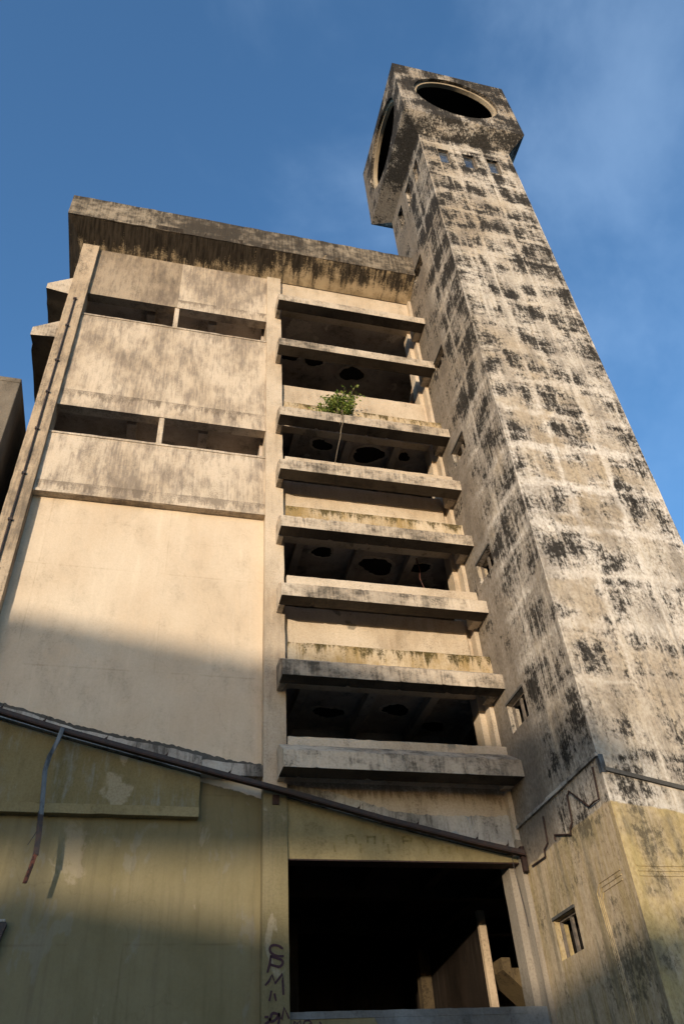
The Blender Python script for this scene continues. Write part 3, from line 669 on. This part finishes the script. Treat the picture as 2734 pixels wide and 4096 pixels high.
box('shaft_core', (TX0 + 0.45, TX1 - 0.7, TY0 + 0.7, TY1 - 0.4, 0, TZ - 0.1), 'blackroom', T, 0)
# windows
def win_x(y0, y1, z0, z1, glass):
    wn = MB(); fx0, fx1 = TX0 + 0.10, TX0 + 0.15; t = 0.035
    wn.box(fx0, fx1, y0, y0 + t, z0, z1); wn.box(fx0, fx1, y1 - t, y1, z0, z1)
    wn.box(fx0, fx1, y0 + t, y1 - t, z1 - t, z1); wn.box(fx0, fx1, y0 + t, y1 - t, z0, z0 + t)
    if not glass:
        wn.box(fx0 + 0.01, fx1, (y0 + y1) / 2 - 0.035, (y0 + y1) / 2 + 0.035, z0 + t, z1 - t)
    o = wn.build('window', 'frame', T)
    if glass: box('pane', (fx0 + 0.02, fx0 + 0.026, y0 + t, y1 - t, z0 + t, z1 - t), 'glass', o, 0)
    else:
        box('lintel', (TX0 - 0.03, TX0 + 0.09, y0 - 0.02, y1 + 0.02, z1 + 0.001, z1 + 0.05), 'cement', o, 0.004)
    return o
for k, (y0, y1, z0, z1) in enumerate(hl): win_x(y0, y1, z0, z1, k == 0)
for k, (x0, x1, z0, z1) in enumerate(hf):
    wn = MB(); a, b = TY0 + 0.09, TY0 + 0.14; t = 0.035
    wn.box(x0, x0 + t, a, b, z0, z1); wn.box(x1 - t, x1, a, b, z0, z1); wn.box(x0 + t, x1 - t, a, b, z1 - t, z1); wn.box(x0 + t, x1 - t, a, b, z0, z0 + t)
    o = wn.build('window', 'frame', T); box('pane', (x0 + t, x1 - t, a + 0.02, a + 0.026, z0 + t, z1 - t), 'glass', o, 0)
# flared neck and head
HX0, HX1, HY0, HY1, HZ0, HZ1 = 6.5, 11.18, -3.76, 0.82, 31.0, 35.38
nk = [(TX0 + 0.02, TY0 + 0.02, TZ - 0.02), (TX1 - 0.02, TY0 + 0.02, TZ - 0.02), (TX1 - 0.02, TY1 - 0.02, TZ - 0.02), (TX0 + 0.02, TY1 - 0.02, TZ - 0.02), (HX0, HY0, HZ0), (HX1, HY0, HZ0), (HX1, HY1, HZ0), (HX0, HY1, HZ0)]
tag(build('flared_neck', nk, [(0, 1, 5, 4), (1, 2, 6, 5), (2, 3, 7, 6), (3, 0, 4, 7), (4, 5, 6, 7), (0, 3, 2, 1)], 'tower_head', T), 'black stained sloping soffit below the tower head')
def disc_wall(name, axis, w, wi, mat, sgn):
    """square head face with a round, stepped opening"""
    if axis == 'y': u0, u1 = HX0, HX1
    else: u0, u1 = HY0, HY1
    cu, cv, r = (u0 + u1) / 2, (HZ0 + HZ1) / 2 - 0.02, 1.69
    N = 96; V = []; F = []
    def P(u, v, ww): V.append((u, ww, v) if axis == 'y' else (ww, u, v)); return len(V) - 1
    sq = []; ci = []
    for k in range(N):
        a = 2 * math.pi * k / N + math.pi / 4; c, s_ = math.cos(a), math.sin(a)
        m_ = max(abs(c), abs(s_)); hu = (u1 - u0) / 2; hv0 = HZ1 - cv; hv1 = cv - HZ0
        sq.append((cu + hu * c / m_, cv + (hv0 if s_ > 0 else hv1) * s_ / m_))
        ci.append((cu + r * c, cv + r * s_))
    rings = [[P(*p, w) for p in sq], [P(*p, w) for p in ci], [P(*p, wi) for p in ci]]
    for A, Bq in zip(rings, rings[1:]):
        for k in range(N): F.append((A[k], A[(k + 1) % N], Bq[(k + 1) % N], Bq[k]))
    o = build(name, V, F, mat, T)
    # pale inner ring, set back
    V = []; F = []; dpt = (wi - w)
    prof = [(r - 0.002, w + dpt * 0.55), (r - 0.13, w + dpt * 0.55), (r - 0.13, w + dpt * 1.25)]
    for (rr, ww) in prof:
        for k in range(N):
            a = 2 * math.pi * k / N; u, v = cu + rr * math.cos(a), cv + rr * math.sin(a)
            V.append((u, ww, v) if axis == 'y' else (ww, u, v))
    for q in range(2):
        for k in range(N): F.append((q * N + k, q * N + (k + 1) % N, (q + 1) * N + (k + 1) % N, (q + 1) * N + k))
    build('ring', V, F, 'ring', o, smooth=False)
    return o
tag(disc_wall('head_face', 'y', HY0, HY0 + 0.22, 'tower_head', 1), 'front face of the tower head with round opening')
tag(disc_wall('head_face', 'x', HX0, HX0 + 0.22, 'tower_head', 1), 'left face of the tower head with round opening')
box('head_face', (HX1 - 0.2, HX1, HY0 + 0.002, HY1, HZ0 + 0.002, HZ1), 'tower_head', T, 0)
box('head_face', (HX0 + 0.002, HX1 - 0.201, HY1 - 0.2, HY1 - 0.002, HZ0 + 0.002, HZ1), 'tower_head', T, 0)
box('head_roof', (HX0 + 0.23, HX1 - 0.201, HY0 + 0.23, HY1 - 0.201, HZ1 - 0.22, HZ1 - 0.01), 'blackroom', T, 0)
box('head_floor', (HX0 + 0.23, HX1 - 0.201, HY0 + 0.23, HY1 - 0.201, HZ0 + 0.03, HZ0 + 0.25), 'blackroom', T, 0)
ch = MB()
ch.box(HX0 + 0.8, HX1 - 0.202, HY1 - 0.5, HY1 - 0.202, HZ0 + .26, HZ1 - .23); ch.box(HX1 - 0.5, HX1 - 0.203, HY0 + 0.8, HY1 - 0.51, HZ0 + .26, HZ1 - .23)
ch.build('chamber_lining', 'blackroom', T)
# copings that close the top edge
box('head_coping', (HX0 + 0.003, HX1 - 0.203, HY0 + 0.003, HY0 + 0.222, HZ1 - 0.15, HZ1 + 0.012), 'tower_head', T, 0.01)
box('head_coping', (HX0 + 0.003, HX0 + 0.222, HY0 + 0.2225, HY1 - 0.204, HZ1 - 0.15, HZ1 + 0.012), 'tower_head', T, 0.01)
# seam moulding, flashing, conduits and strip mouldings at the foot
rbox('seam_moulding', (TX0 - 0.05, TX0 - 0.001, TY0 - 0.03, 0.0, 6.78, 6.84), 'y', 'rubble', sl, seg=0.15, jit=0.008, chip=0.03)
prism('seam_moulding', [(7.16, 6.60), (8.35, 6.36), (10.59, 5.9), (10.59, 5.84), (8.35, 6.29), (7.16, 6.535)], 'y', TY0 - 0.045, TY0 - 0.001, 'cement', sf)
fl = MB(); fl.box(TX0 - 0.012, TX0 + 0.09, TY0 - 0.016, TY0 - 0.004, 6.52, 6.82); fl.box(TX0 - 0.014, TX0 - 0.003, TY0 - 0.016, TY0 + 0.05, 6.52, 6.82)
fl.build('metal_flashing', 'galv', sf)
for P_ in ([(-1.10, 6.62), (-1.05, 6.17), (-0.92, 6.10), (-0.86, 6.0), (-0.3, 6.02)], [(-2.09, 6.62), (-2.03, 6.17), (-1.95, 6.10), (-1.90, 6.02), (-1.36, 6.2), (-1.34, 6.12)], [(-3.07, 6.68), (-3.0, 6.18), (-2.86, 6.19), (-2.67, 6.19), (-2.17, 6.65), (-2.13, 6.6)]):
    tube('rusty_rod', [(TX0 - 0.03 - 0.02 * (k == 2), y_, z_) for k, (y_, z_) in enumerate(P_)], 0.016, 'rust', sl)
for k in range(3):
    zz = 4.95 + k * 0.07
    box('strip_moulding', (TX0 + 0.13, TX1 - 0.1, TY0 - 0.012, TY0 - 0.0005, zz, zz + 0.022), 'tower', sf, 0.003)
    tube('strip_moulding', [(TX0 - 0.004, TY0 + 0.25, zz + 0.03), (TX0 - 0.004, TY0 + 0.85 + 0.03 * k, zz + 0.03), (TX0 - 0.004, TY0 + 0.95 + 0.05 * k, zz - 0.08), (TX0 - 0.004, TY0 + 0.9 + 0.05 * k, 4.0), (TX0 - 0.004, TY0 + 0.88 + .05 * k, 2.5)], 0.011, 'tower', sl)
# small weeds on the head
wd = MB()
for k in range(26):
    x = random.choice((9.93, 10.12, 9.72)) + random.gauss(0, 0.04); y = HY0 + 0.1; h = random.uniform(0.05, 0.16); a = random.uniform(-0.06, 0.06)
    wd.add([(x - .012, y, HZ1 + .005), (x + .012, y, HZ1 + .005), (x + a, y + random.uniform(-.05, .05), HZ1 + h)], [(0, 1, 2)])
tag(build('weed_tuft', wd.v, wd.f, 'leaf', None, recalc=False), 'tiny dark weeds on the top edge of the tower head', 'weeds')

# ------------------------------------------------------------------ steel rail with cleats
RL = thing('steel_rail', (2.2, 0.0, 7.4), 'rusty dark steel rail sloping across the facade down to the tower', 'rail')
xs = [-3.2, -2.6, -1.53, -0.3, 1.0, 2.6, 4.4, 6.1, 7.03]
def sweep_rail(name, y0, y1, dz0, dz1, mat):
    V = []; F = []
    for x in xs:
        z = rail_z(x); V += [(x, y0, z + dz0), (x, y1, z + dz0), (x, y1, z + dz1), (x, y0, z + dz1)]
    for i in range(len(xs) - 1):
        for q in range(4): F.append((4 * i + q, 4 * i + (q + 1) % 4, 4 * i + 4 + (q + 1) % 4, 4 * i + 4 + q))
    F += [(0, 1, 2, 3), tuple(4 * (len(xs) - 1) + q for q in range(4))]
    return build(name, V, F, mat, RL)
sweep_rail('web', -0.205, -0.19, -0.05, 0.05, 'darksteel')
sweep_rail('flange', -0.189, -0.11, 0.035, 0.05, 'rust')
sweep_rail('flange', -0.189, -0.10, -0.05, -0.035, 'rust')
sweep_rail('gutter_lip', -0.235, -0.206, -0.062, -0.03, 'rust')
for x in (-2.6, -1.83, -0.72, 0.37, 1.52, 3.9, 5.0, 6.12, 6.7):
    z = rail_z(x)
    build('cleat', [(x - .035, -0.19, z + .05), (x + .035, -0.19, z + .05), (x + .05, -0.19, z + .17), (x + .03, -0.19, z + .10),
                    (x - .035, -0.18, z + .05), (x + .035, -0.18, z + .05), (x + .05, -0.18, z + .17), (x + .03, -0.18, z + .10)], BF, 'rust', RL)
    box('strut', (x - .012, x + .012, -0.179, 0.02, z + .01, z + .034), 'rust', RL, 0)
box('end_post', (6.98, 7.06, -0.16, -0.06, 5.98, 6.42), 'rust', RL, 0.004)

# hanging bent strip
HP = thing('hanging_steel_strip', (-1.5, -0.3, 5.6), 'bent steel strip dangling from the rail in front of the olive wall', 'metal strip')
def strip(name, pts, wdt, mat, th=0.022):
    V = []; F = []
    for i, (x, y, z, a) in enumerate(pts):
        c, s_ = math.cos(a), math.sin(a); h = wdt / 2
        for du, dv in ((-h, -th), (h, -th), (h, th), (-h, th)): V.append((x + du * c - dv * s_, y + du * s_ + dv * c, z))
    n = len(pts)
    for i in range(n - 1):
        for q in range(4): F.append((4 * i + q, 4 * i + (q + 1) % 4, 4 * i + 4 + (q + 1) % 4, 4 * i + 4 + q))
    F += [(0, 1, 2, 3), tuple(4 * (n - 1) + q for q in range(4))]
    return build(name, V, F, mat, HP, 0.004)
strip('upper_strip', [(-1.47, -0.26, 8.27, 0.2), (-1.51, -0.27, 8.02, -.1), (-1.60, -0.29, 7.72, .5), (-1.625, -0.30, 7.45, .3), (-1.575, -0.31, 7.0, .15), (-1.545, -0.31, 6.70, .1)], 0.075, 'galv')
strip('middle_strip', [(-1.56, -0.30, 6.76, .1), (-1.545, -0.315, 6.62, .3), (-1.52, -0.32, 6.35, .2), (-1.51, -0.32, 6.06, .25)], 0.085, 'darksteel', 0.028)
strip('rusted_end', [(-1.512, -0.322, 6.10, .4), (-1.545, -0.33, 5.88, .4), (-1.59, -0.34, 5.63, .4)], 0.06, 'redrust', 0.024)
tube('wire', [(-1.56, -0.31, 6.45), (-1.60, -0.34, 6.33), (-1.655, -0.36, 6.2)], 0.006, 'darksteel', HP, 5)

# dark bracket poking in from the left edge
br = thing('rusty_wall_bracket', (-2.0, 0.2, 5.0), 'dark rusty bracket with pale cap on the olive wall at the left edge', 'bracket')
prism('arm', [(-2.7, 5.19), (-1.80, 5.20), (-1.783, 5.16), (-1.815, 5.06), (-1.85, 4.85), (-1.93, 4.6), (-2.7, 4.7)], 'y', 0.12, 0.2, 'darksteel', br, 0.006)
box('cap', (-1.95, -1.82, 0.12, 0.2, 5.202, 5.24), 'rubble', br, 0.006)
box('wall_plate', (-2.6, -2.4, 0.2, 0.249, 4.75, 5.0), 'rust', br, 0.004)

# thin cable in the lowest opening
tag(tube('cable', [(6.86, 0.02, 6.30), (6.87, 0.03, 6.0), (6.93, 0.06, 5.4), (6.94, 0.06, 5.1)], 0.006, 'darksteel'), 'thin loose cable hanging beside the right jamb of the lowest opening', 'cable')
tag(tube('dangling_wire', [(6.05, 0.45, 13.60), (6.09, 0.42, 13.2), (6.05, 0.41, 12.95), (6.12, 0.42, 12.7), (6.13, 0.40, 12.35)], 0.012, 'redrust'), 'thin rusty wire dangling from the ceiling in the middle opening near the tower', 'wire')
# leaning timber in the upper opening
tm = extrude('timber', [(-0.055, -0.04), (0.055, -0.04), (0.055, 0.04), (-0.055, 0.04)], 'z', 0, 1.75, 'wood', None, seg=0.3, jit=0.004)
tag(tm, 'pale timber prop leaning inside the upper opening beside the tower', 'timber')
tm.location = (6.58, 0.62, 19.2); tm.rotation_euler = (0, math.radians(15), 0.3)

# ------------------------------------------------------------------ shrub growing on the third ledge
PL = thing('shrub', (4.05, -0.45, 17.5), 'green leafy shrub growing on a ledge with a long dangling root', 'shrub')
stem = MB(); leaf = MB(); rnd = random.Random(5)
tips = []
base = Vector((4.08, -0.46, 17.45))
for k in range(24):
    ang = rnd.uniform(-1.3, 0.15); ln = rnd.uniform(0.45, 0.95)
    if k > 17: ang, ln = rnd.uniform(0.7, 1.2), rnd.uniform(0.3, 0.6)
    if k in (3, 4, 5, 6, 7): ang, ln = rnd.uniform(0.38, 0.55), rnd.uniform(1.05, 1.4)
    end = base + Vector((math.sin(ang) * ln * 0.85, rnd.uniform(-0.40, 0.18), math.cos(ang) * ln * 0.95))
    mid_ = base.lerp(end, 0.5) + Vector((rnd.uniform(-.06, .06), rnd.uniform(-.05, .05), rnd.uniform(-.02, .08)))
    pts = [base, mid_, end]; tube('', pts, [0.014, 0.009, 0.004], '', into=stem, sides=5); tips.append(pts)
    for _ in range(8):
        t = rnd.uniform(0.3, 1.0); p = (base.lerp(mid_, t * 2) if t < .5 else mid_.lerp(end, t * 2 - 1))
        e2 = p + Vector((rnd.gauss(0, .10), rnd.gauss(0, .09), rnd.gauss(0.05, .08))); tube('', [p, e2], [0.005, 0.003], '', into=stem, sides=4)
        for _ in range(7):
            q = p.lerp(e2, rnd.uniform(0.2, 1.1)) + Vector((rnd.gauss(0, .03), rnd.gauss(0, .03), rnd.gauss(0, .03)))
            d = Vector((rnd.gauss(0, 1), rnd.gauss(0, 1), rnd.gauss(0.35, .8))).normalized(); s_ = d.cross(Vector((rnd.gauss(0, 1), rnd.gauss(0, 1), rnd.gauss(0, 1)))).normalized()
            nn = d.cross(s_); l_ = rnd.uniform(0.07, 0.12); w_ = l_ * 0.3
            leaf.add([q, q + d * l_ * .5 + s_ * w_ - nn * .006, q + d * l_, q + d * l_ * .5 - s_ * w_ - nn * .006, q + d * l_ * .5 + nn * .004], [(0, 1, 4), (1, 2, 4), (2, 3, 4), (3, 0, 4)])
stem.build('stem', 'bark', PL)
lf = build('foliage', leaf.v, leaf.f, 'leaf', PL, recalc=False); lf['kind'] = 'stuff'
rt = MB()
tube('', [(4.08, -0.46, 17.5), (4.11, -0.70, 17.52), (4.115, -0.725, 17.30), (4.10, -0.73, 17.0), (4.03, -0.72, 16.7), (4.0, -0.72, 16.43), (3.93, -0.70, 16.1), (3.87, -0.71, 15.8), (3.80, -0.71, 15.42)], [.014, .014, .013, .012, .012, .011, .010, .009, .007], '', into=rt, sides=5)
tube('', [(4.11, -0.725, 17.3), (4.05, -0.735, 17.1), (4.0, -0.73, 16.85)], [.008, .006, .003], '', into=rt, sides=4)
rt.build('root', 'bark', PL)

# ------------------------------------------------------------------ neighbour at the left
NB = thing('neighbouring_building', (-8.0, 4.0, 0.0), 'dark grimy flat topped building at the left edge behind the pilaster', 'building')
box('wall', (-14.0, -4.0, -0.3, 9.0, 0, 17.3), 'neighbour', NB, 0.02)
box('roof_band', (-14.0, -3.995, -0.305, 9.0, 17.301, 17.46), 'neighbour', NB, 0.02)

# ------------------------------------------------------------------ unseen building added behind the viewpoint, roof outline shaped to cast the evening shade
OB = thing('building_across_street', (-30.0, -51.0, 0.0), 'low flat roofed building behind the viewpoint with an open rooftop pavilion', 'building')
box('wall', (-60.0, -8.0, -57.0, -47.0, 0, 8.05), 'farwall', OB, 0)
prism('roof_clutter', [(-58, 8.051), (-25.6, 8.051), (-25.9, 8.5), (-26.6, 8.7), (-27.1, 9.15), (-27.9, 9.3), (-28.3, 9.05), (-29.2, 8.85), (-29.9, 9.2), (-30.4, 9.75), (-31.2, 9.6), (-33, 9.7), (-40, 9.4), (-58, 9.4)], 'y', -55.5, -47.25, 'farwall', OB)  # uneven outline added so the lower shade edge falls irregularly
prism('pavilion_roof', [(-41, 10.95), (-23.0, 10.95), (-23.6, 11.6), (-24.7, 12.6), (-26.2, 13.57), (-26.87, 13.85), (-27.95, 14.17), (-29.05, 14.62), (-31.0, 14.95), (-36, 15.1), (-41, 11.6)], 'y', -55.0, -47.01, 'roofing', OB)  # outline added to shape the sloping shade edge on the facade
for xx in (-40, -35.5, -30.0, -24.0):
    box('post', (xx - .1, xx + .1, -47.22, -47.02, 8.06, 10.949), 'farwall', OB, 0)
